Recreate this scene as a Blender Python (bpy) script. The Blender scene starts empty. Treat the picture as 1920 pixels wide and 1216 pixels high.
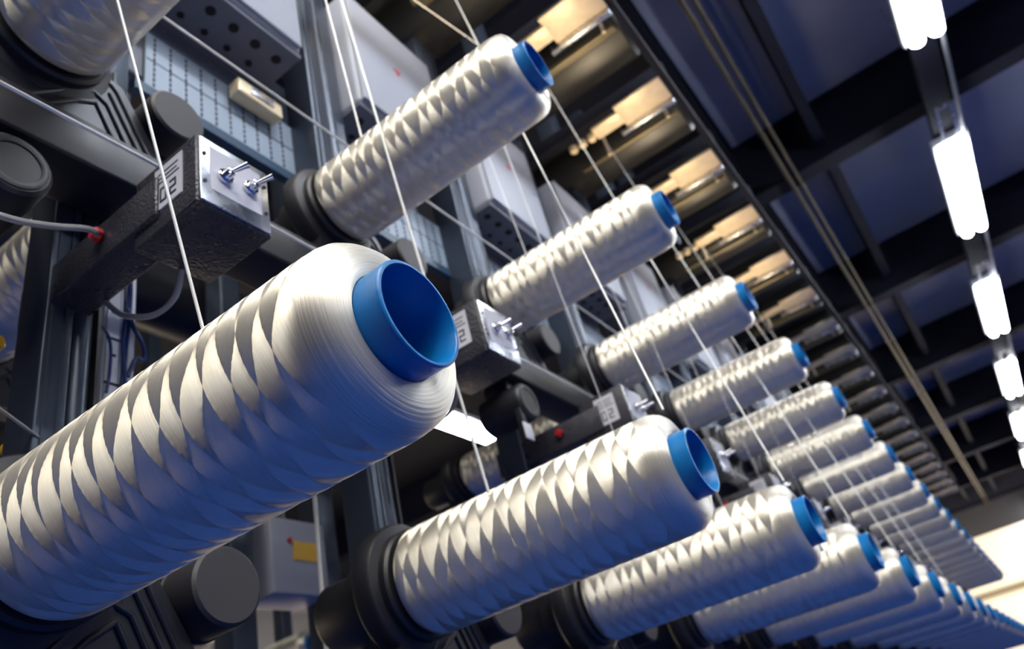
import bpy, bmesh, math, random
from mathutils import Vector, Matrix
random.seed(7)
sc = bpy.context.scene
COL = sc.collection
PI = math.pi
# ------------------------------------------------------------------ camera
H = 1.4
cam_d = bpy.data.cameras.new('camera')
cam = bpy.data.objects.new('camera', cam_d); COL.objects.link(cam); sc.camera = cam
Rg = ((0.55900599, -0.7976793, -0.2255554), (-0.32674709, -0.46218772, 0.82484035), (-0.76195647, -0.38733969, -0.51901209))
cam.matrix_world = Matrix(((Rg[0][0], Rg[1][0], Rg[2][0], 0), (Rg[0][1], Rg[1][1], Rg[2][1], 0), (Rg[0][2], Rg[1][2], Rg[2][2], H), (0, 0, 0, 1)))
cam_d.sensor_width = 36; cam_d.lens = 1447.49 / 1920 * 36
cam_d.clip_start = .02; cam_d.clip_end = 100
cam_d.dof.use_dof = True; cam_d.dof.focus_distance = .56; cam_d.dof.aperture_fstop = 7.0; cam_d.dof.aperture_blades = 0
# ------------------------------------------------------------------ world, exposure
w = bpy.data.worlds.new('world'); sc.world = w; w.use_nodes = True
w.node_tree.nodes['Background'].inputs[0].default_value = (.16, .24, .55, 1)
w.node_tree.nodes['Background'].inputs[1].default_value = .06
sc.view_settings.view_transform = 'Standard'; sc.view_settings.look = 'None'
sc.view_settings.exposure = 0; sc.view_settings.gamma = 1; sc.view_settings.use_curve_mapping = False

def area(name, loc, rot, sx, sy, power, col):
    d = bpy.data.lights.new(name, 'AREA'); d.shape = 'RECTANGLE'; d.size = sx; d.size_y = sy; d.energy = power; d.color = col
    o = bpy.data.objects.new(name, d); COL.objects.link(o); o.location = loc; o.rotation_euler = rot
    return o
LAMP_L = 46.0
# added fill lights without fixtures: behind the camera, next aisle, far end
area('overhead_fill', (-1.5, -1.2, 5.0), (0, 0, 0), 3.2, 4.5, 370, (1, .94, .82))  # unseen fill added to whiten the spool tops
area('next_aisle_fill', (4.5, 6.5, 1.2), (math.radians(255), 0, 0), 12.0, 1.6, 110, (1, .80, .56))  # added for warm glints on the columns and bracket undersides
area('far_roof_fill', (17.5, 1.2, 1.0), (0, math.radians(150), 0), 3.0, 5.0, 60, (1, .80, .58))  # added upward fill that warms the far roof
area('far_wall_fill', (17.6, -1.0, 2.6), (0, math.radians(-90), 0), 3.0, 7.0, 270, (1, .87, .70))  # added to brighten the cream end wall
# added warm uplight, no fixture behind it, to brighten the guide brackets
st = area('bracket_fill_uplight', (2.0, .46, 2.76), (PI, 0, 0), 4.0, .04, 9.5, (1, .78, .50)); st.data.spread = math.radians(85)

# ------------------------------------------------------------------ materials
def newmat(n):
    m = bpy.data.materials.new(n); m.use_nodes = True
    return m, m.node_tree, m.node_tree.nodes['Principled BSDF']
def mat(n, c, r=.5, met=0., spec=.5, emit=None, es=0, noise=0, nscale=30, bump=0, bscale=200, coat=0):
    m, t, b = newmat(n)
    b.inputs['Base Color'].default_value = (*c, 1); b.inputs['Roughness'].default_value = r
    b.inputs['Metallic'].default_value = met; b.inputs['Specular IOR Level'].default_value = spec
    b.inputs['Coat Weight'].default_value = coat
    if emit: b.inputs['Emission Color'].default_value = (*emit, 1); b.inputs['Emission Strength'].default_value = es
    if noise or bump:
        tc = t.nodes.new('ShaderNodeTexCoord')
    if noise:
        nz = t.nodes.new('ShaderNodeTexNoise'); nz.inputs['Scale'].default_value = nscale; nz.inputs['Detail'].default_value = 5
        t.links.new(tc.outputs['Object'], nz.inputs['Vector'])
        mx = t.nodes.new('ShaderNodeMix'); mx.data_type = 'RGBA'
        mx.inputs[6].default_value = (*[x * (1 - noise) for x in c], 1); mx.inputs[7].default_value = (*[min(1, x * (1 + noise)) for x in c], 1)
        t.links.new(nz.outputs[0], mx.inputs[0]); t.links.new(mx.outputs[2], b.inputs['Base Color'])
        mr = t.nodes.new('ShaderNodeMapRange'); mr.inputs[3].default_value = max(.05, r - .12); mr.inputs[4].default_value = min(1, r + .12)
        t.links.new(nz.outputs[0], mr.inputs[0]); t.links.new(mr.outputs[0], b.inputs['Roughness'])
    if bump:
        n2 = t.nodes.new('ShaderNodeTexNoise'); n2.inputs['Scale'].default_value = bscale
        t.links.new(tc.outputs['Object'], n2.inputs['Vector'])
        bp = t.nodes.new('ShaderNodeBump'); bp.inputs['Strength'].default_value = bump; bp.inputs['Distance'].default_value = .002
        t.links.new(n2.outputs[0], bp.inputs['Height']); t.links.new(bp.outputs[0], b.inputs['Normal'])
    return m

P_AX, K_W = .0235, 5            # axial pitch of the wound ribbons, crossings round the package
def yarn_mat(n='wound_glass_fibre'):
    m, t, b = newmat(n); N = t.nodes; L = t.links
    def math_(op, a, bb=None, c=None):
        nd = N.new('ShaderNodeMath'); nd.operation = op
        for i, x in enumerate((a, bb, c)):
            if x is None: continue
            if isinstance(x, (int, float)): nd.inputs[i].default_value = x
            else: L.new(x, nd.inputs[i])
        return nd.outputs[0]
    uv = N.new('ShaderNodeUVMap'); uv.uv_map = 'UVMap'
    wv = N.new('ShaderNodeUVMap'); wv.uv_map = 'Weave'; sw = N.new('ShaderNodeSeparateXYZ'); L.new(wv.outputs[0], sw.inputs[0])
    sp = N.new('ShaderNodeSeparateXYZ'); L.new(uv.outputs[0], sp.inputs[0])
    u, v = sp.outputs[0], sp.outputs[1]
    # slow waviness so the crossings are not mechanically perfect
    tc = N.new('ShaderNodeTexCoord')
    a, c = sw.outputs[0], sw.outputs[1]
    fa, fc = math_('FRACT', a), math_('FRACT', c)
    par = math_('MODULO', math_('ADD', math_('ADD', math_('FLOOR', a), math_('FLOOR', c)), 200), 2)
    par = math_('GREATER_THAN', par, .5)
    # fade the lozenges out on the rounded shoulder (v < 0 is the end face)
    body = N.new('ShaderNodeMapRange'); body.inputs[1].default_value = .003; body.inputs[2].default_value = .02; L.new(v, body.inputs[0])
    bodyf = body.outputs[0]
    sgn = math_('MULTIPLY', math_('MULTIPLY_ADD', par, 2., -1.), bodyf)          # -1 / +1 ribbon family
    # profile across the covering ribbon
    fr = N.new('ShaderNodeMix'); L.new(par, fr.inputs[0]); L.new(fa, fr.inputs[2]); L.new(fc, fr.inputs[3])
    f = fr.outputs[0]
    # fibre streaks along each family
    def streak(coord, scl):
        cx = N.new('ShaderNodeCombineXYZ'); L.new(math_('MULTIPLY', coord, scl), cx.inputs[0]); L.new(math_('MULTIPLY', u, 9), cx.inputs[1])
        q = N.new('ShaderNodeTexNoise'); q.inputs['Scale'].default_value = 1; q.inputs['Detail'].default_value = 3; L.new(cx.outputs[0], q.inputs['Vector'])
        return q.outputs[0]
    s1, s2 = streak(a, 16), streak(c, 16)
    sm = N.new('ShaderNodeMix'); L.new(par, sm.inputs[0]); L.new(s1, sm.inputs[2]); L.new(s2, sm.inputs[3])
    vq = math_('MULTIPLY', v, 620)
    cx = N.new('ShaderNodeCombineXYZ'); L.new(vq, cx.inputs[0]); L.new(math_('MULTIPLY', u, 5), cx.inputs[1])
    q = N.new('ShaderNodeTexNoise'); q.inputs['Scale'].default_value = 1; q.inputs['Detail'].default_value = 3; L.new(cx.outputs[0], q.inputs['Vector'])
    fin = N.new('ShaderNodeMix'); L.new(bodyf, fin.inputs[0]); L.new(q.outputs[0], fin.inputs[2]); L.new(sm.outputs[0], fin.inputs[3])
    fibre = fin.outputs[0]
    hb = math_('MULTIPLY', math_('SUBTRACT', math_('MULTIPLY', f, math_('SUBTRACT', 1., f)), 0.), 4.)   # 0..1 arch
    tilt = math_('ADD', math_('MULTIPLY', hb, .5), math_('MULTIPLY', f, .35))
    height = math_('MULTIPLY_ADD', fibre, math_('MULTIPLY_ADD', bodyf, -1.6, 2.0), math_('MULTIPLY', math_('MULTIPLY', tilt, bodyf), 1.))
    bmp = N.new('ShaderNodeBump'); bmp.inputs['Strength'].default_value = .48; bmp.inputs['Distance'].default_value = .0009
    L.new(height, bmp.inputs['Height']); L.new(bmp.outputs[0], b.inputs['Normal'])
    # tangent across the fibres
    s3 = N.new('ShaderNodeSeparateXYZ'); L.new(tc.outputs['Object'], s3.inputs[0])
    rad = N.new('ShaderNodeCombineXYZ'); L.new(s3.outputs[0], rad.inputs[0]); L.new(s3.outputs[2], rad.inputs[2])
    cr = N.new('ShaderNodeVectorMath'); cr.operation = 'CROSS_PRODUCT'; L.new(rad.outputs[0], cr.inputs[0]); cr.inputs[1].default_value = (0, 1, 0)
    nm = N.new('ShaderNodeVectorMath'); nm.operation = 'NORMALIZE'; L.new(cr.outputs[0], nm.inputs[0])
    ax = N.new('ShaderNodeCombineXYZ'); L.new(math_('MULTIPLY', sgn, math.tan(math.radians(28))), ax.inputs[1])
    fd = N.new('ShaderNodeVectorMath'); fd.operation = 'ADD'; L.new(nm.outputs[0], fd.inputs[0]); L.new(ax.outputs[0], fd.inputs[1])
    vt = N.new('ShaderNodeVectorTransform'); vt.vector_type = 'VECTOR'; vt.convert_from = 'OBJECT'; vt.convert_to = 'WORLD'; L.new(fd.outputs[0], vt.inputs[0])
    ge = N.new('ShaderNodeNewGeometry')
    tg = N.new('ShaderNodeVectorMath'); tg.operation = 'CROSS_PRODUCT'; L.new(ge.outputs['Normal'], tg.inputs[0]); L.new(vt.outputs[0], tg.inputs[1])
    tn = N.new('ShaderNodeVectorMath'); tn.operation = 'NORMALIZE'; L.new(tg.outputs[0], tn.inputs[0])
    L.new(tn.outputs[0], b.inputs['Tangent'])
    # colour: silvery cream, ribbon edges show a little amber
    edge = math_('POWER', math_('SUBTRACT', 1., hb), 3.)
    amb = math_('MULTIPLY', math_('MULTIPLY', edge, bodyf), .28)
    mx = N.new('ShaderNodeMix'); mx.data_type = 'RGBA'; L.new(amb, mx.inputs[0])
    mx.inputs[6].default_value = (.95, .90, .79, 1); mx.inputs[7].default_value = (.74, .60, .38, 1)
    mx2 = N.new('ShaderNodeMix'); mx2.data_type = 'RGBA'; mx2.inputs[7].default_value = (.62, .56, .46, 1)
    L.new(math_('MULTIPLY', math_('SUBTRACT', 1., fibre), math_('MULTIPLY_ADD', bodyf, -.3, .8)), mx2.inputs[0]); L.new(mx.outputs[2], mx2.inputs[6])
    L.new(mx2.outputs[2], b.inputs['Base Color'])
    b.inputs['Metallic'].default_value = .74; b.inputs['Roughness'].default_value = .50
    b.inputs['Anisotropic'].default_value = .92; b.inputs['Specular IOR Level'].default_value = .6
    return m
M = {}
M['yarn'] = yarn_mat()
M['blue'] = mat('blue_plastic_tube', (.002, .15, .42), .30, spec=.3, bump=.15, bscale=90)
M['black'] = mat('black_plastic', (.012, .012, .016), .45, noise=.3, nscale=20)
M['knob'] = mat('satin_black_cap', (.020, .018, .022), .55)
M['cast'] = mat('dark_cast_metal', (.022, .023, .030), .36, met=.3, noise=.2, nscale=12)
M['paint'] = mat('charcoal_hammered_paint', (.042, .042, .055), .30, met=.3, noise=.25, nscale=40, bump=.6, bscale=260)
M['col'] = mat('blue_grey_painted_steel', (.055, .070, .10), .32, met=.45, noise=.2, nscale=6)
M['steel'] = mat('brushed_steel', (.55, .57, .62), .28, met=1., noise=.15, nscale=40)
M['chrome'] = mat('chrome', (.75, .76, .8), .12, met=1.)
M['cab'] = mat('light_grey_enamel', (.36, .38, .44), .45, noise=.08, nscale=5)
M['cabd'] = mat('mid_grey_enamel', (.12, .13, .165), .5, noise=.15, nscale=8)
M['louv'] = mat('pale_blue_grey_enamel', (.30, .37, .46), .5, noise=.1, nscale=8)
M['hole'] = mat('black_opening', (.004, .004, .006), .8)
M['beam'] = mat('navy_painted_beam', (.012, .013, .022), .75, spec=.15, noise=.3, nscale=2)
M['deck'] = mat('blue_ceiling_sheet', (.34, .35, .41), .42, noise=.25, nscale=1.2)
M['deck_shade'] = mat('painted_shade_sheet', (.014, .014, .018), .6, noise=.3, nscale=2)  # shade put into the colour: ceiling darkened where lamps do not reach
M['brass'] = mat('cream_enamelled_metal', (.80, .66, .44), .35, met=.2, noise=.25, nscale=25)
M['drum'] = mat('olive_black_drum', (.025, .025, .024), .34, met=.5, noise=.3, nscale=6)
M['lamp'] = mat('lamp_tube_glow', (.9, .9, .9), .5, emit=(.86, .92, 1), es=LAMP_L)
M['white'] = mat('white_enamel', (.8, .8, .8), .4)
M['trunk'] = mat('white_cable_trunk', (.85, .88, .92), .45)
M['bluecable'] = mat('blue_cable', (.006, .035, .17), .4)
M['teal'] = mat('dark_teal_strip', (.015, .05, .10), .4)
M['red'] = mat('red_plastic', (.45, .01, .015), .35)
M['yellow'] = mat('yellow_plastic', (.8, .45, .02), .4)
M['strand'] = mat('yarn_strand', (.80, .80, .78), .4, met=.2)
M['sticker'] = mat('pale_sticker', (.66, .66, .72), .5)
M['ink'] = mat('dark_ink', (.03, .03, .05), .6)
M['redink'] = mat('red_ink', (.6, .05, .06), .6)
M['floor'] = mat('blue_epoxy_floor', (.009, .046, .25), .65, spec=.15, noise=.2, nscale=1.5)
M['wall'] = mat('cream_wall', (.82, .72, .58), .8, noise=.06, nscale=.8)
M['walld'] = mat('grey_cladding', (.06, .07, .12), .7, noise=.1, nscale=1)
M['conduit'] = mat('weathered_conduit', (.12, .10, .06), .4, met=.6, noise=.3, nscale=15)
M['cablegrey'] = mat('grey_cable', (.25, .25, .26), .5)

# ------------------------------------------------------------------ mesh helpers
def smooth(bm, ang=35):
    for f in bm.faces: f.smooth = True
    for e in bm.edges:
        if len(e.link_faces) == 2 and e.calc_face_angle(0) > math.radians(ang): e.smooth = False
def box(bm, x0, x1, y0, y1, z0, z1, bev=0):
    r = bmesh.ops.create_cube(bm, size=1); vs = r['verts']
    bmesh.ops.scale(bm, vec=(x1 - x0, y1 - y0, z1 - z0), verts=vs)
    bmesh.ops.translate(bm, vec=((x0 + x1) / 2, (y0 + y1) / 2, (z0 + z1) / 2), verts=vs)
    if bev:
        es = {e for v in vs for e in v.link_edges}
        bmesh.ops.bevel(bm, geom=list(es), offset=bev, segments=3, affect='EDGES', profile=.5)
def lathe(bm, prof, axis='Y', seg=64, o=(0, 0, 0), closed=False):
    """prof: list of (r, t) along the axis."""
    rings = []
    for r, t in prof:
        ring = []
        for k in range(seg):
            a = 2 * PI * k / seg; p, q = r * math.cos(a), r * math.sin(a)
            c = {'Y': (p, t, q), 'X': (t, p, q), 'Z': (p, q, t)}[axis]
            ring.append(bm.verts.new((c[0] + o[0], c[1] + o[1], c[2] + o[2])))
        rings.append(ring)
    n = len(rings)
    for i in range(n if closed else n - 1):
        A, B = rings[i], rings[(i + 1) % n]
        for k in range(seg): bm.faces.new((A[k], A[(k + 1) % seg], B[(k + 1) % seg], B[k]))
    if not closed:
        if prof[0][0] > 1e-6: bm.faces.new(rings[0])
        if prof[-1][0] > 1e-6: bm.faces.new(rings[-1])
def cyl(bm, p, q, r, seg=24, r2=None):
    p, q = Vector(p), Vector(q); d = q - p
    m = Matrix.Translation((p + q) / 2) @ d.to_track_quat('Z', 'Y').to_matrix().to_4x4()
    bmesh.ops.create_cone(bm, cap_ends=True, segments=seg, radius1=r, radius2=r if r2 is None else r2, depth=d.length, matrix=m)
def sweep(bm, pts, r, seg=8):
    pts = [Vector(p) for p in pts]; rings = []
    # Catmull-Rom
    P = [pts[0]] + pts + [pts[-1]]; out = []
    for i in range(1, len(P) - 2):
        for k in range(6):
            t = k / 6; a, b, c, d = P[i - 1], P[i], P[i + 1], P[i + 2]
            out.append(.5 * ((2 * b) + (c - a) * t + (2 * a - 5 * b + 4 * c - d) * t * t + (3 * b - a - 3 * c + d) * t ** 3))
    out.append(pts[-1])
    up = Vector((.31, .2, .93))
    for i, p in enumerate(out):
        d = (out[min(i + 1, len(out) - 1)] - out[max(i - 1, 0)]).normalized()
        s = d.cross(up).normalized(); n = s.cross(d)
        rings.append([bm.verts.new(p + r * (math.cos(2 * PI * k / seg) * s + math.sin(2 * PI * k / seg) * n)) for k in range(seg)])
    for A, B in zip(rings, rings[1:]):
        for k in range(seg): bm.faces.new((A[k], A[(k + 1) % seg], B[(k + 1) % seg], B[k]))
    bm.faces.new(rings[0]); bm.faces.new(rings[-1])
def prism(bm, poly, y0, y1):
    """poly in (x, z), extruded along y."""
    A = [bm.verts.new((x, y0, z)) for x, z in poly]; B = [bm.verts.new((x, y1, z)) for x, z in poly]
    bm.faces.new(A); bm.faces.new(B[::-1]); n = len(poly)
    for k in range(n): bm.faces.new((A[k], B[k], B[(k + 1) % n], A[(k + 1) % n]))
def obj(name, bm, m, parent=None, ang=35, sm=True):
    bmesh.ops.recalc_face_normals(bm, faces=bm.faces[:])
    if sm: smooth(bm, ang)
    me = bpy.data.meshes.new(name); bm.to_mesh(me); bm.free(); me.materials.append(M[m])
    o = bpy.data.objects.new(name, me); COL.objects.link(o)
    if parent: o.parent = parent
    return o
def mk(fn):
    bm = bmesh.new(); fn(bm); return bm
def tag(o, label, cat, group=None, kind=None):
    o['label'] = label; o['category'] = cat
    if group: o['group'] = group
    if kind: o['kind'] = kind
    return o
def thing(name, loc, label=None, cat=None, group=None):
    o = bpy.data.objects.new(name, None); COL.objects.link(o); o.location = loc; o.empty_display_size = .05
    if label: tag(o, label, cat, group)
    return o
def struct(name, bm, m, **k):
    o = obj(name, bm, m, **k); o['kind'] = 'structure'; return o
KIDS = {}
def dup(root, loc, label, group=None, skip=()):
    r = root.copy(); COL.objects.link(r); r.location = loc; r['label'] = label
    if group: r['group'] = group
    for ch in list(root.children):
        c = ch.copy(); COL.objects.link(c); c.parent = r
        for g in list(ch.children):
            d = g.copy(); COL.objects.link(d); d.parent = c
    return r
ORD = ['first', 'second', 'third', 'fourth', 'fifth', 'sixth', 'seventh', 'eighth', 'ninth', 'tenth', 'eleventh', 'twelfth', 'thirteenth',
       'fourteenth', 'fifteenth', 'sixteenth', 'seventeenth', 'eighteenth', 'nineteenth', 'twentieth', 'twenty-first', 'twenty-second', 'twenty-third']

# ------------------------------------------------------------------ the hall
S = .5
struct('floor', mk(lambda b: box(b, -12, 26, -6, 12, -.1, 0)), 'floor')
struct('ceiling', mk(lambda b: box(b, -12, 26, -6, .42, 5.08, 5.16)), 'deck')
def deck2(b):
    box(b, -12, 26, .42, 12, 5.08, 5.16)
struct('ceiling_inner', mk(deck2), 'deck_shade')
struct('wall_far', mk(lambda b: box(b, 20, 20.2, -6, 12, 0, 4.03)), 'wall')
struct('wall_far_upper', mk(lambda b: box(b, 20.05, 20.2, -6, 12, 4.03, 5.08)), 'deck_shade')
struct('trim_1', mk(lambda b: box(b, 19.85, 20, -6, 12, 2.83, 2.93)), 'conduit')
struct('wall_left', mk(lambda b: box(b, -12, 20, 9, 9.2, 0, 5.08)), 'wall')
struct('wall_right', mk(lambda b: box(b, -12, 20, -6, -5.8, 0, 5.08)), 'walld')
struct('wall_near', mk(lambda b: box(b, -12.2, -12, -6, 12, 0, 5.08)), 'walld')

def ibeam_y(b, x, y0, y1, z0, z1, w=.16, t=.02):
    box(b, x - w / 2, x + w / 2, y0, y1, z0, z0 + t)
    box(b, x - w / 2, x + w / 2, y0, y1, z1 - t, z1)
    box(b, x - .008, x + .008, y0, y1, z0, z1)
def ibeam_x(b, y, x0, x1, z0, z1, w, t=.02):
    box(b, x0, x1, y - w / 2, y + w / 2, z0, z0 + t)
    box(b, x0, x1, y - w / 2, y + w / 2, z1 - t, z1)
    box(b, x0, x1, y - .008, y + .008, z0, z1)
for i in range(-1, 7):
    x = 4.93 + 2.48 * i
    o = obj('cross_beam', mk(lambda b: ibeam_y(b, x, -5.8, 9, 4.6, 5.08)), 'beam', sm=False)
    tag(o, 'dark navy roof cross beam spanning the aisle, %s from the camera' % ORD[i + 1], 'beam', 'roof cross beams')
    o['kind'] = 'structure'
    for j, y in enumerate((-.22, -2.2, .345)):
        o = obj('ceiling_stiffener', mk(lambda b: ibeam_x(b, y, x + .08, x + 2.40, 4.72, 5.08, .07, .012)), 'beam', sm=False)
        tag(o, 'thin navy ceiling stiffener %s, in the %s roof bay' % (('right of the conduit pipes', 'beyond the row of lamps', 'along the creel edge')[j], ORD[i + 1]), 'beam', 'ceiling stiffeners')
        o['kind'] = 'structure'
for y, z, r in ((.075, 4.582, .015), (.020, 4.585, .013)):
    o = obj('conduit', mk(lambda b: cyl(b, (-4, y, z), (19.9, y, z), r, 10)), 'conduit')
    tag(o, 'weathered conduit pipe running lengthwise under the cross beams, %s' % ('nearer the creel' if y > .05 else 'nearer the lamps'), 'pipe', 'conduits under the cross beams')
for yc, x0, x1, lab in ((-.86, -4, 19.9, 'dark navy trunking channel carrying the row of aisle lamps'), (3.35, 3, 12, 'dark trunking channel carrying the lamps of the next aisle'), (-3.6, -1, 12, 'dark trunking channel carrying the lamps near the right wall')):
    tk = obj('lamp_trunking', mk(lambda b: box(b, x0, x1, yc - .07, yc + .07, 4.3215, 4.37, .004)), 'beam'); tag(tk, lab, 'trunking')
    for q in range(int((x1 - x0) / 2.4)):
        xx = x0 + 1.05 + 2.4 * q
        obj('hanger', mk(lambda b: cyl(b, (xx, yc, 4.37), (xx, yc, 5.08), .004, 6)), 'steel', tk)

# fluorescent lamps hung in a row along the aisle
def make_lamp():
    t = thing('ceiling_lamp', (0, 0, 0), 'x', 'lamp')
    obj('lamp_housing', mk(lambda b: box(b, -.68, .68, -.11, .11, .03, .08, .01)), 'white', t)
    for s in (-1, 1):
        obj('lamp_tube', mk(lambda b: cyl(b, (-.635, s * .05, 0), (.635, s * .05, 0), .038, 16)), 'lamp', t)
    obj('bracket', mk(lambda b: (box(b, -1.08, -.70, -.05, -.035, .0, .015), box(b, -1.08, -.70, .035, .05, .0, .015), box(b, -1.09, -1.07, -.05, .05, 0, .015))), 'steel', t)
    return t
lamp0 = make_lamp(); lamp0['group'] = 'fluorescent lamps over the aisle'
lx = [3.15 + 2.4 * i for i in (-2, -1, 0, 1, 2, 3, 4, 5, 6, 7)]
for i, x in enumerate(lx):
    n = i - 2
    lab = ('glowing white twin-tube ceiling lamp above the aisle, %s from the top of the picture' % ORD[n]) if n >= 0 else 'glowing white twin-tube ceiling lamp above the aisle, %s one behind the camera' % ORD[-n - 1]
    if i == 0: lamp0.location = (x, -.86, 4.24); lamp0['label'] = lab
    else: dup(lamp0, (x, -.86, 4.24), lab)
dup(lamp0, (5.45, 3.35, 4.24), 'glowing white ceiling lamp seen through the creel in the next aisle', None)
dup(lamp0, (10.0, 3.35, 4.24), 'glowing ceiling lamp above the next aisle, far along the hall')
for i, x in enumerate((1.0, 5.5, 10.0)):
    dup(lamp0, (x, -3.6, 4.24), 'glowing ceiling lamp near the right wall, %s along the hall' % ORD[i])
c = obj('lamp_cable', mk(lambda b: cyl(b, (-4, -.945, 4.27), (19.9, -.945, 4.27), .013, 8)), 'cablegrey')
tag(c, 'thin grey cable running beside the row of ceiling lamps', 'cable')

# ------------------------------------------------------------------ yarn packages
R, RT, LEN = .0730, .0398, .405
def weave(u, v):
    # the two ribbon families, each drifting a little along and round the package
    T = 2 * PI
    w1 = .16 * math.sin(T * (v / .081 + 2 * u)) + .10 * math.sin(T * (v / .19 - u) + 1.3) + .07 * math.sin(T * (v / .033 + 5 * u))
    w2 = .15 * math.sin(T * (v / .067 - 3 * u) + .7) + .11 * math.sin(T * (v / .23 + u) + 2.1) + .07 * math.sin(T * (v / .041 + 4 * u) + 4)
    return v / P_AX + K_W * u + w1, v / P_AX - K_W * u + w2
def package_mesh():
    bm = bmesh.new(); uvl = bm.loops.layers.uv.new('UVMap'); wvl = bm.loops.layers.uv.new('Weave')
    # local y: 0 = tube rim, package from .018 to LEN+.018
    y0 = .019
    prof = [(RT + .0005, y0 + .0035, -.040)]
    prof += [(RT + .005, y0 + .001, -.035), (RT + .011, y0 + .0005, -.029), (RT + .018, y0 + .001, -.022), (RT + .0235, y0 + .0035, -.016),
             (RT + .0280, y0 + .0075, -.010), (RT + .0310, y0 + .0130, -.004), (RT + .0325, y0 + .0200, .003), (R - .0002, y0 + .028, .011)]
    yb = y0 + .028; y1 = .42
    n = 190
    for k in range(1, n + 1):
        y = yb + (y1 - .012 - yb) * k / n
        prof.append((R, y, .011 + y - yb))
    e = prof[-1][2]
    prof += [(R - .0015, y1 - .006, e + .006), (R - .005, y1 - .001, e + .012), (R - .012, y1, e + .019), (RT + .0005, y1, e + .045)]
    seg = 256; rings = []
    for r, y, v in prof:
        ring = []
        for k in range(seg):
            u = k / seg; dr = 0
            if v > .004:
                a, c = weave(u, v)
                par = (math.floor(a) + math.floor(c)) % 2; f = (c % 1) if par else (a % 1)
                amp = min(1, (v - .004) / .03) * (1 if v < e else 0)
                dr = .0005 * amp * (4 * f * (1 - f)) - .0002 * amp
            else: dr = .0004 * math.sin(u * 2 * PI * 3 + v * 200) * (1 if v > -.035 else 0)
            an = 2 * PI * u
            ring.append(bm.verts.new(((r + dr) * math.cos(an), y, (r + dr) * math.sin(an))))
        rings.append((ring, v))
    for (A, va), (B, vb) in zip(rings, rings[1:]):
        for k in range(seg):
            k2 = (k + 1) % seg
            f = bm.faces.new((A[k], B[k], B[k2], A[k2]))
            uvs = ((k / seg, va), (k / seg, vb), ((k + 1) / seg, vb), ((k + 1) / seg, va))
            for lp, q in zip(f.loops, uvs): lp[uvl].uv = q; lp[wvl].uv = weave(*q)
    for f in bm.faces: f.smooth = True
    bmesh.ops.recalc_face_normals(bm, faces=bm.faces[:])
    me = bpy.data.meshes.new('wound_yarn'); bm.to_mesh(me); bm.free(); me.materials.append(M['yarn'])
    return me
PKG = package_mesh()
def tube_bm():
    bm = bmesh.new(); ri = RT - .0034
    lathe(bm, [(RT, .03), (RT, .004), (RT + .0004, .003), (RT + .0004, .001), (RT - .0008, 0), (ri + .0008, 0), (ri, .0012), (ri, .10), (ri, .418), (RT, .418)], seg=128, closed=True)
    return bm
def make_spool():
    t = thing('yarn_spool', (0, 0, 0), 'x', 'spool')
    p = bpy.data.objects.new('wound_yarn', PKG); COL.objects.link(p); p.parent = t
    obj('spool_tube', tube_bm(), 'blue', t)
    # inner lining seam / spindle nose deep inside the tube
    obj('tube_plug', mk(lambda b: lathe(b, [(.001, .115), (.012, .115), (.0335, .12), (RT - .0036, .122), (RT - .0036, .13), (.001, .13)], seg=48)), 'blue', t)
    def tail(b):
        bmesh.ops.create_uvsphere(b, u_segments=20, v_segments=14, radius=1, matrix=Matrix.Translation((.0645, .026, -.030)) @ Matrix.Rotation(math.radians(26), 4, 'Y') @ Matrix.Diagonal((.018, .0045, .0052, 1)))
    obj('yarn_tail', mk(tail), 'strand', t)
    return t
spool = make_spool()
UX, LX, TY, UZ, LZ = .796, .351, .241, 2.338, 1.684
rows = []
for i in range(-1, 20): rows.append(('U', i, UX + S * i, UZ))
for i in range(0, 20): rows.append(('L', i, LX + S * i, LZ))
first = True
UL = {-1: 'cream glass-fibre yarn spool cut off by the top left corner of the picture', 0: 'cream yarn spool with bright blue tube at the top centre, nearest complete upper one'}
LL = {0: 'large cream glass-fibre yarn spool with blue tube, closest to the camera', 1: 'cream yarn spool with blue tube just right of the closest large spool'}
for row, i, x, z in rows:
    if row == 'U': lab = UL.get(i, 'cream yarn spool with blue tube, %s of the upper row from the camera' % ORD[i + 1]); gr = 'yarn spools of the upper row'
    else: lab = LL.get(i, 'cream yarn spool with blue tube, %s of the lower row from the camera' % ORD[i]); gr = 'yarn spools of the lower row'
    if first: s = spool; s.location = (x, TY, z); s['label'] = lab; s['group'] = gr; first = False
    else: s = dup(spool, (x, TY, z), lab, gr)
    s.rotation_euler = (0, {('L', 0): .35, ('L', 1): 2.2, ('U', 0): 1.1}.get((row, i), random.uniform(0, 6.28)), 0)
    for ch in list(s.children):
        if ch.name.startswith('yarn_tail'):
            if (row, i) in (('L', 0), ('L', 1), ('U', 0)): bpy.data.objects.remove(ch)
            else: ch.rotation_euler = (0, -s.rotation_euler[1], 0)

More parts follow.
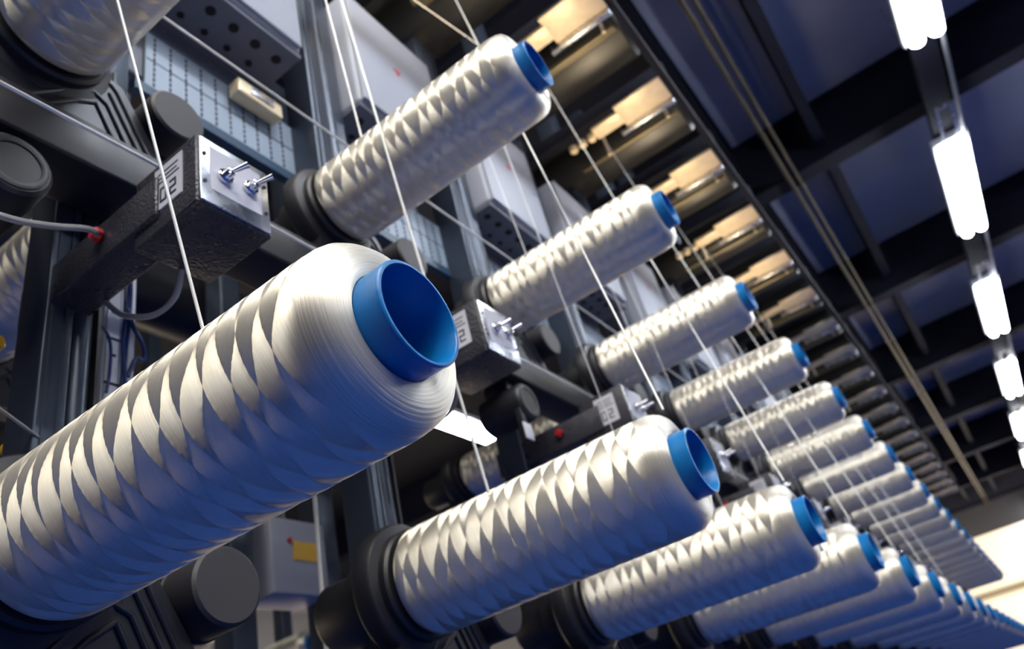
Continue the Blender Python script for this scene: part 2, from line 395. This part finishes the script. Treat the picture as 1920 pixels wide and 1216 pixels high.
# ------------------------------------------------------------------ spindle units behind each spool
def make_spindle():
    t = thing('spindle_unit', (0, 0, 0), 'x', 'spindle')
    obj('flange', mk(lambda b: lathe(b, [(.02, .006), (.072, .006), (.0755, .010), (.0755, .020), (.088, .024), (.0905, .028), (.0905, .052), (.087, .056), (.05, .058)], seg=72)), 'black', t)
    obj('drive_housing', mk(lambda b: lathe(b, [(.058, .056), (.060, .062), (.060, .10), (.050, .106), (.050, .165), (.046, .172), (.01, .173)], seg=56)), 'black', t)
    obj('spindle_shaft', mk(lambda b: cyl(b, (0, -.28, 0), (0, .01, 0), .018, 20)), 'steel', t)
    def ped(b):
        prism(b, [(-.045, -.125), (.17, -.125), (.165, -.105), (.104, -.005), (.085, .0), (-.045, .0)], .024, .075)
    p = obj('pedestal', mk(ped), 'cast', t)
    def rib(pts, r=.0035):
        bm = bmesh.new()
        for a, c in zip(pts, pts[1:]):
            cyl(bm, (a[0], .024, a[1]), (c[0], .024, c[1]), r, 10)
        for a in pts: bmesh.ops.create_uvsphere(bm, u_segments=8, v_segments=6, radius=r, matrix=Matrix.Translation((a[0], .024, a[1])))
        return bm
    for pts in ([(.150, -.12), (.098, -.022), (.088, -.012)], [(.135, -.12), (.088, -.032)], [(-.02, -.12), (.03, -.07), (.066, -.045), (.085, -.055), (.118, -.12)], [(.0, -.12), (.045, -.078), (.07, -.062), (.10, -.12)]):
        obj('rib', rib(pts), 'cast', p)
    return t
spin = make_spindle(); first = True
for row, i, x, z in rows:
    lab = 'black spindle flange and housing behind the %s spool of the %s row' % (ORD[i + (1 if row == 'U' else 0)], 'upper' if row == 'U' else 'lower')
    gr = 'spindle units of the %s row' % ('upper' if row == 'U' else 'lower')
    if first: spin.location = (x, .66, z); spin['label'] = lab; spin['group'] = gr; first = False
    else: dup(spin, (x, .66, z), lab, gr)
# round black rollers between the spindles
def make_roller():
    t = thing('roller_cap', (0, 0, 0), 'x', 'roller')
    obj('cap', mk(lambda b: lathe(b, [(.001, 0), (.038, 0), (.0415, .003), (.042, .006), (.042, .05)], seg=48)), 'knob', t)
    obj('roller_body', mk(lambda b: lathe(b, [(.039, .05), (.044, .052), (.044, .11), (.02, .112)], seg=40)), 'black', t)
    return t
rol = make_roller(); first = True
for row, i, x, z in rows:
    rn = 'upper' if row == 'U' else 'lower'
    loc = (x + .172, .655, z - .03)
    lab = 'round satin-black roller cap right of the %s spool of the %s row' % (ORD[i + (1 if row == 'U' else 0)], rn)
    if first: rol.location = loc; rol['label'] = lab; rol['group'] = 'roller caps of the %s row' % rn; first = False
    else: dup(rol, loc, lab, 'roller caps of the %s row' % rn)
# horizontal rails carrying the pedestals
for nm, z in (('upper', UZ), ('lower', LZ)):
    o = obj('creel_rail', mk(lambda b: box(b, -2, 11, .665, .745, z - .195, z - .126, .004)), 'black')
    tag(o, 'dark steel creel rail running lengthwise under the %s row spindles' % nm, 'rail', 'creel rails')
o = obj('cover_duct', mk(lambda b: lathe(b, [(.11, -1), (.11, 1.75)], axis='X', seg=48, o=(0, 1.72, 2.92))), 'cast')
tag(o, 'smooth dark metal duct running lengthwise behind the nearest column', 'duct')

# ------------------------------------------------------------------ columns and cable trunks
def make_column():
    t = thing('column', (0, 0, 0), 'x', 'column')
    obj('post', mk(lambda b: (box(b, -.036, -.003, 0, .06, 0, 4.3, .003), box(b, -.029, -.026, -.002, 0.001, 0, 4.3), box(b, -.014, -.011, -.002, 0.001, 0, 4.3), box(b, -.045, .052, .005, .08, 2.42, 4.3, .004))), 'col', t)
    obj('pipe', mk(lambda b: cyl(b, (.011, .012, 0), (.011, .012, 4.3), .0125, 24)), 'col', t)
    obj('backing_strip', mk(lambda b: box(b, .0255, .0295, .0, .05, 0, 2.45)), 'black', t)
    return t
col0 = make_column(); first = True
cxs = [(.40 + S * i) for i in range(-1, 20)]
for i, x in enumerate(cxs):
    lab = 'blue-grey steel creel column with round side pipe, %s from the camera' % ORD[i]
    if first: col0.location = (x, .75, 0); col0['label'] = lab; col0['group'] = 'creel columns'; first = False
    else: dup(col0, (x, .75, 0), lab, 'creel columns')
def make_trunk():
    t = thing('cable_trunk', (0, 0, 0), 'x', 'cable trunk')
    obj('trunk', mk(lambda b: box(b, -.009, .009, -.006, .006, 1.0, 2.55, .001)), 'trunk', t)
    obj('side_trunk', mk(lambda b: (box(b, .022, .031, -.006, .006, 1.0, 2.3, .001), box(b, .010, .0125, -.006, .006, 1.0, 2.5))), 'trunk', t)
    obj('grey_trunk', mk(lambda b: box(b, -.0135, -.0105, -.006, .006, 1.0, 2.55, .0008)), 'cab', t)
    def ties(b):
        for k in range(40):
            z = 1.02 + k * .038 + .006 * (k % 3)
            box(b, -.004 - .006 * (k % 2), .004 + .006 * (k % 2), -.008, -.0058, z, z + .0025)
    obj('cable_tie', mk(ties), 'ink', t)
    def cb(b):
        sweep(b, [(-.03, -.01, 2.06), (-.018, -.016, 2.05), (-.008, -.014, 2.03), (-.006, -.012, 1.99), (-.008, -.01, 1.96)], .0022)
        sweep(b, [(.016, -.012, 2.10), (.022, -.016, 2.07), (.036, -.018, 2.045), (.038, -.018, 2.02), (.028, -.016, 2.02), (.018, -.014, 1.99)], .0032)
        for q in range(2):
            pts = [(.016 + .004 * math.sin(k * 1.7 + q * 2) , -.012 + .004 * math.cos(k * 1.3 + q), 1.0 + k * .075) for k in range(20)]
            sweep(b, pts, .0028)
    obj('cable', mk(cb), 'bluecable', t)
    return t
tr = make_trunk(); first = True
for i, x in enumerate([.5005 + S * k for k in range(-1, 12)]):
    lab = 'pale cable trunk with black ties and blue cables right of the %s column' % ORD[i]
    if first: tr.location = (x, .85, 0); tr['label'] = lab; tr['group'] = 'cable trunks beside the columns'; first = False
    else: dup(tr, (x, .85, 0), lab, 'cable trunks beside the columns')

# ------------------------------------------------------------------ control arms with switch boxes
def make_arm():
    t = thing('control_arm', (0, 0, 0), 'x', 'control arm')
    obj('arm_bar', mk(lambda b: box(b, .0, .048, .06, .325, -.055, .0, .0025)), 'paint', t)
    bx = obj('switch_box', mk(lambda b: box(b, .005, .100, .0, .105, -.075, .022, .0025)), 'paint', t)
    def plate(b):
        box(b, .008, .097, -.0025, .0, -.072, .019, .001)
    pl = obj('face_plate', mk(plate), 'steel', t)
    obj('panel_label', mk(lambda b: box(b, .020, .086, -.0032, -.0025, -.052, .010)), 'sticker', pl)
    for x in (.013, .092):
        for z in (-.045, -.005): obj('screw', mk(lambda b: cyl(b, (x, -.0040, z), (x, -.0025, z), .0022, 10)), 'ink', pl)
    for x, dx in ((.037, .006), (.070, .006)):
        z = -.026 if x < .05 else -.022
        def sw(b):
            lathe(b, [(.001, -.0085), (.0080, -.0085), (.0095, -.007), (.0095, -.0030)], seg=12, o=(x, 0, z))
            lathe(b, [(.001, -.017), (.0048, -.016), (.0060, -.0085)], seg=16, o=(x, 0, z))
            cyl(b, (x, -.014, z), (x + .010, -.030, z + .006), .0022, 12, .0038)
        obj('toggle_switch', mk(sw), 'chrome', t)
    st = obj('side_sticker', mk(lambda b: box(b, .0035, .0050, .022, .068, -.048, .012)), 'sticker', t)
    def ink(b):
        # machine number in small block digits: 02
        def seg7(y, z, w, h, s):
            T = .0022
            on = {'0': 'abcdef', '2': 'abged', '3': 'abgcd'}[s]
            L = {'a': (y, y + w, z + h - T, z + h), 'd': (y, y + w, z, z + T), 'g': (y, y + w, z + h / 2 - T / 2, z + h / 2 + T / 2),
                 'f': (y + w - T, y + w, z + h / 2, z + h), 'e': (y + w - T, y + w, z, z + h / 2), 'b': (y, y + T, z + h / 2, z + h), 'c': (y, y + T, z, z + h / 2)}
            for k in on: q = L[k]; box(b, .0028, .0036, q[0], q[1], q[2], q[3])
        seg7(.047, -.040, .011, .020, '0'); seg7(.031, -.040, .011, .020, '2')
        box(b, .0030, .0036, .026, .064, -.012, -.0105); box(b, .0030, .0036, .030, .060, -.006, -.0045); box(b, .0030, .0036, .028, .062, .001, .0025)
    obj('lettering', mk(ink), 'ink', st)
    def knob(b):
        lathe(b, [(.001, -.012), (.006, -.012), (.0075, -.009), (.0075, -.003), (.004, 0)], axis='X', seg=20, o=(0, .158, -.022))
        for k in range(4):
            an = k * PI / 2; cyl(b, (-.006, .158, -.022), (-.006, .158 + .009 * math.cos(an), -.022 + .009 * math.sin(an)), .003, 10)
    obj('red_knob', mk(knob), 'red', t)
    obj('lead', mk(lambda b: sweep(b, [(.06, .10, -.07), (.065, .12, -.098), (.06, .15, -.108), (.05, .19, -.09), (.045, .22, -.056)], .0035)), 'cablegrey', t)
    return t
arm = make_arm(); first = True
for i in range(0, 14):
    lab = {0: 'dark control arm with two chrome toggle switches, upper left of the nearest spool', 1: 'dark control arm with two toggle switches, right of the nearest spool tube',
           2: 'dark control arm with switch box and red knob above the second lower spool'}.get(i, 'dark control arm with switch box, %s along the creel' % ORD[i])
    loc = (.368 + S * i, .495, 2.052)
    if first: arm.location = loc; arm['label'] = lab; arm['group'] = 'control arms'; first = False
    else: dup(arm, loc, lab, 'control arms')

# ------------------------------------------------------------------ electrical cabinets above the upper row
def make_cab():
    t = thing('cabinet', (0, 0, 0), 'x', 'cabinet')
    obj('cabinet_body', mk(lambda b: box(b, 0, .33, .004, .17, 0, .40, .012)), 'cab', t)
    d = obj('cabinet_door', mk(lambda b: box(b, .006, .324, -.004, .004, .006, .394, .003)), 'cab', t)
    obj('red_mark', mk(lambda b: (box(b, .148, .172, -.0048, -.004, .222, .232), box(b, .156, .166, -.0048, -.004, .212, .218))), 'redink', d)
    obj('lock', mk(lambda b: cyl(b, (.30, -.010, .2), (.30, -.004, .2), .006, 12)), 'steel', d)
    gp = obj('gland_plate', mk(lambda b: box(b, .0, .33, .01, .13, -.012, -.0)), 'cabd', t)
    for k in range(6):
        obj('hole', mk(lambda b: cyl(b, (.035 + k * .052, .045, -.0145), (.035 + k * .052, .045, -.012), .010, 16)), 'hole', gp)
        if k < 5: obj('hole', mk(lambda b: cyl(b, (.055 + k * .052, .09, -.0145), (.055 + k * .052, .09, -.012), .007, 16)), 'hole', gp)
    obj('rear_cover', mk(lambda b: box(b, .0, .33, .13, .17, -.20, -.0, .01)), 'cabd', t)
    lv = obj('louvre_panel', mk(lambda b: box(b, .06, .42, .122, .130, -.22, -.075, .002)), 'louv', t)
    def slots(b):
        for k in range(11):
            x = .075 + k * .032
            for q in range(10): box(b, x, x + .0035, .1205, .122, -.213 + q * .0135, -.205 + q * .0135)
        box(b, .062, .418, .1212, .122, -.149, -.147)
    obj('slot', mk(slots), 'ink', lv)
    obj('base_strip', mk(lambda b: box(b, .04, .44, .118, .135, -.245, -.222)), 'teal', t)
    return t
cab = make_cab(); first = True
for i in range(-1, 18):
    lab = 'light grey electrical cabinet with red mark above the upper spools, %s along the creel' % ORD[i + 1]
    loc = (.46 + S * i, .70, 2.785)
    if first: cab.location = loc; cab['label'] = lab; cab['group'] = 'electrical cabinets'; first = False
    else: dup(cab, loc, lab, 'electrical cabinets')

# ------------------------------------------------------------------ yarn guide brackets and drums over the creel
def make_guide():
    t = thing('guide_bracket', (0, 0, 0), 'x', 'bracket')
    obj('bracket_plate', mk(lambda b: (box(b, -.075, .045, .0, .19, 0, .012, .004), box(b, -.045, .02, .18, .30, -.004, .014, .005))), 'brass', t)
    obj('bracket_lip', mk(lambda b: box(b, .045, .062, .0, .22, -.02, .012, .004)), 'steel', t)
    obj('guide_rod', mk(lambda b: (cyl(b, (.10, .02, -.02), (.10, .42, -.02), .011, 12))), 'conduit', t)
    obj('guide_rod', mk(lambda b: cyl(b, (.15, .02, .02), (.15, .42, .02), .009, 12)), 'conduit', t)
    for y in (.315, .355, .395): obj('guide_eye', mk(lambda b: lathe(b, [(.006, -.014), (.014, -.014), (.017, -.006), (.017, .006), (.006, .008)], axis='Z', seg=16, o=(-.012, y, 0))), 'brass', t)
    for y in (.05, .30): obj('bolt', mk(lambda b: cyl(b, (.09, y, -.03), (.09, y, .06), .006, 10)), 'brass', t)
    return t
gd = make_guide(); first = True
for i in range(-1, 19):
    lab = 'warm cream metal yarn guide bracket above the creel, %s along the row' % ORD[i + 1]
    loc = (1.62 + S * i, .235, 3.38)
    if first: gd.location = loc; gd['label'] = lab; gd['group'] = 'yarn guide brackets'; first = False
    else: dup(gd, loc, lab, 'yarn guide brackets')
def make_drum():
    t = thing('overhead_drum', (0, 0, 0), 'x', 'drum')
    obj('drum_shell', mk(lambda b: lathe(b, [(.03, .0), (.115, .0), (.13, .015), (.13, .9), (.03, .91)], seg=56)), 'drum', t)
    obj('drum_rail', mk(lambda b: box(b, -.21, -.19, -.02, .9, -.03, .03, .004)), 'beam', t)
    return t
dr = make_drum(); first = True
for i in range(-1, 19):
    lab = 'dark overhead drum between the guide brackets, %s along the row' % ORD[i + 1]
    loc = (1.90 + S * i, .24, 3.56)
    if first: dr.location = loc; dr['label'] = lab; dr['group'] = 'overhead drums'; first = False
    else: dup(dr, loc, lab, 'overhead drums')
for y0, y1, z0, z1, lab in ((.212, .236, 3.393, 3.43, 'thin dark rail along the creel edge holding the guide brackets'), (1.152, 1.18, 3.45, 3.65, 'dark rail carrying the inner ends of the overhead drums')):
    o = obj('edge_rail', mk(lambda b: box(b, -1, 11.6, y0, y1, z0, z1)), 'beam', sm=False); tag(o, lab, 'rail')
# ------------------------------------------------------------------ yarn strands
def strand(p, q, r, label, ext=0., group=None):
    p, q = Vector(p), Vector(q); q = q + (q - p) * ext
    o = obj('yarn_strand', mk(lambda b: cyl(b, p, q, r, 10)), 'strand')
    tag(o, label, 'yarn', group)
strand((.32, .42, 1.7565), (.237, .42, 2.085), .0014, 'white yarn strand rising from the nearest large spool past the switch box', 2.4)
strand((.797, .5, 1.738), (.678, .5, 2.64), .0019, 'white yarn strand crossing in front of the top centre spool', .6)
strand((.737, .553, 2.372), (.698, .55, 2.71), .0016, 'thin white yarn strand ending on top of the top centre spool', 1.6)
for i in range(1, 7):
    x = LX + S * i
    strand((x - .008, .262, 1.757), (x + .292, .52, 3.38), .0014, 'white yarn strand rising from the tube end of the %s lower spool' % ORD[i], 0, 'yarn strands from the lower spools')
for i in range(1, 5):
    x = UX + S * i
    strand((x - .060, .55, 2.378), (x - .12, .55, 2.75), .0009, 'thin yarn strand rising from the %s upper spool' % ORD[i + 1], 0, 'yarn strands from the upper spools')
for i in range(2, 7):
    x = LX + S * i
    strand((x - .054, .5, 1.734), (x - .12, .5, 2.24), .0009, 'thin yarn strand rising behind the tip of the %s lower spool' % ORD[i], 0.9, 'thin yarn strands behind the lower spools')
strand((.897, .9, 1.91), (.885, .9, 1.50), .0035, 'pale strand hanging below the nearest large spool', 0.6)
strand((-.4, .60, 2.121), (3.5, .60, 2.121), .0022, 'pale yarn running level behind the first switch box')
strand((-.2, .70, 2.578), (4.5, .70, 2.578), .0022, 'pale yarn running level behind the top centre spool')
strand((.785, .5, 2.859), (1.236, .5, 3.031), .0009, 'thin dim yarn above the top centre spool', 1.0)

# ------------------------------------------------------------------ far side of the creel and next creel
for i, x in ((0, .53), (3, 2.03), (5, 3.03)):
    s = dup(spool, (x, .90, 2.338), {0: 'blurred cream yarn spool at the left edge behind the nearest column', 3: 'blurred cream spool below the bright lamp', 5: 'blurred cream spool deep inside the creel, farthest of them'}[i], 'spools inside the creel')
    s.rotation_euler = (0, i * .8, 0)
    dup(spin, (x, 1.325, 2.338), 'black spindle behind the %s blurred spool inside the creel' % ORD[(0, 0, 0, 1, 0, 2)[i]], 'spindles inside the creel')
for i in range(3):
    dup(spool, (2.387 + .5 * i, 3.0, 2.31), 'small distant spool with blue tube below the nearest spool, %s of the next creel' % ORD[i], 'spools of the next creel')
    dup(spin, (2.387 + .5 * i, 3.42, 2.31), 'black spindle behind the %s spool of the next creel' % ORD[i], 'spindles of the next creel')
bx = thing('junction_box', (1.33, 1.5, 1.97), 'pale grey junction box with yellow label seen under the nearest spool', 'box')
obj('box_body', mk(lambda b: box(b, 0, .186, .0, .12, 0, .20, .006)), 'cab', bx)
obj('paper_label', mk(lambda b: box(b, .07, .15, -.003, .0, .09, .14)), 'yellow', bx)
obj('red_button', mk(lambda b: cyl(b, (.06, -.006, .14), (.06, 0, .14), .007, 12)), 'red', bx)
for i, (x, y) in enumerate(((1.24, 1.5), (1.55, 1.52), (2.2, 3.3), (3.0, 3.3))):
    o = obj('rear_post', mk(lambda b: box(b, x - .035, x + .035, y, y + .07, 0, 4.2, .004)), 'col')
    tag(o, 'slim blue-grey rear post, %s from the left seen below the nearest spool' % ORD[i], 'post', 'rear posts')

# ------------------------------------------------------------------ small fittings near the camera
def make_motor():
    t = thing('traverse_motor', (0, 0, 0), 'x', 'motor')
    obj('motor_body', mk(lambda b: lathe(b, [(.01, 0), (.036, 0), (.040, .004), (.041, .01), (.041, .10), (.03, .108), (.01, .108)], seg=48)), 'black', t)
    obj('end_ring', mk(lambda b: lathe(b, [(.026, -.0012), (.030, -.0022), (.034, -.0012), (.034, .001), (.026, .001)], seg=48, closed=True)), 'cast', t)
    obj('mounting_lug', mk(lambda b: (box(b, -.02, .02, .03, .09, .036, .0605, .002),)), 'cast', t)
    obj('rating_plate', mk(lambda b: box(b, -.042, -.012, .004, .006, -.092, -.056, .001)), 'sticker', t)
    obj('plate_arm', mk(lambda b: box(b, -.035, -.02, .006, .02, -.094, -.02, .001)), 'cast', t)
    return t
mo = make_motor()
for i in range(0, 8):
    lab = 'round black motor hanging under the upper rail, %s along the creel' % ORD[i]
    loc = (.273 + S * i, .655, 2.083)
    if i == 0: mo.location = loc; mo['label'] = lab; mo['group'] = 'motors under the upper rail'
    else: dup(mo, loc, lab, 'motors under the upper rail')
o = obj('grey_cable', mk(lambda b: sweep(b, [(.10, .64, 2.005), (.18, .64, 1.988), (.26, .64, 1.990), (.304, .64, 2.002), (.345, .64, 2.02), (.366, .655, 2.032)], .0035)), 'cablegrey')
tag(o, 'thin grey cable crossing the nearest column above the control arm', 'cable')
o = obj('yarn_strand', mk(lambda b: cyl(b, (.10, .70, 1.935), (.372, .75, 1.826), .0016, 8)), 'cablegrey')
tag(o, 'pale loose yarn ending across the lower part of the nearest column', 'yarn')
for k, (x, z) in enumerate(((.372, 2.012), (.387, 1.854))):
    o = obj('yellow_cap', mk(lambda b: lathe(b, [(.002, 0), (.008, .0), (.011, .004), (.011, .03), (.004, .034)], seg=20, o=(x, .811 if k else .87, z))), 'yellow')
    tag(o, 'small yellow plastic cap %s the nearest column' % ('left of', 'low beside')[k], 'cap')
sb = thing('lit_patch', (.69, .785, 2.662), 'warm cream block added for the bright lit patch under the first perforated cabinet plate', 'light patch')  # block added for a warm lit patch, its brightness put into cream colour
obj('lit_patch_block', mk(lambda b: box(b, 0, .11, 0, .032, 0, .040, .005)), 'brass', sb)
obj('lit_patch_strip', mk(lambda b: box(b, .03, .085, -.003, .0, .012, .030, .001)), 'steel', sb)
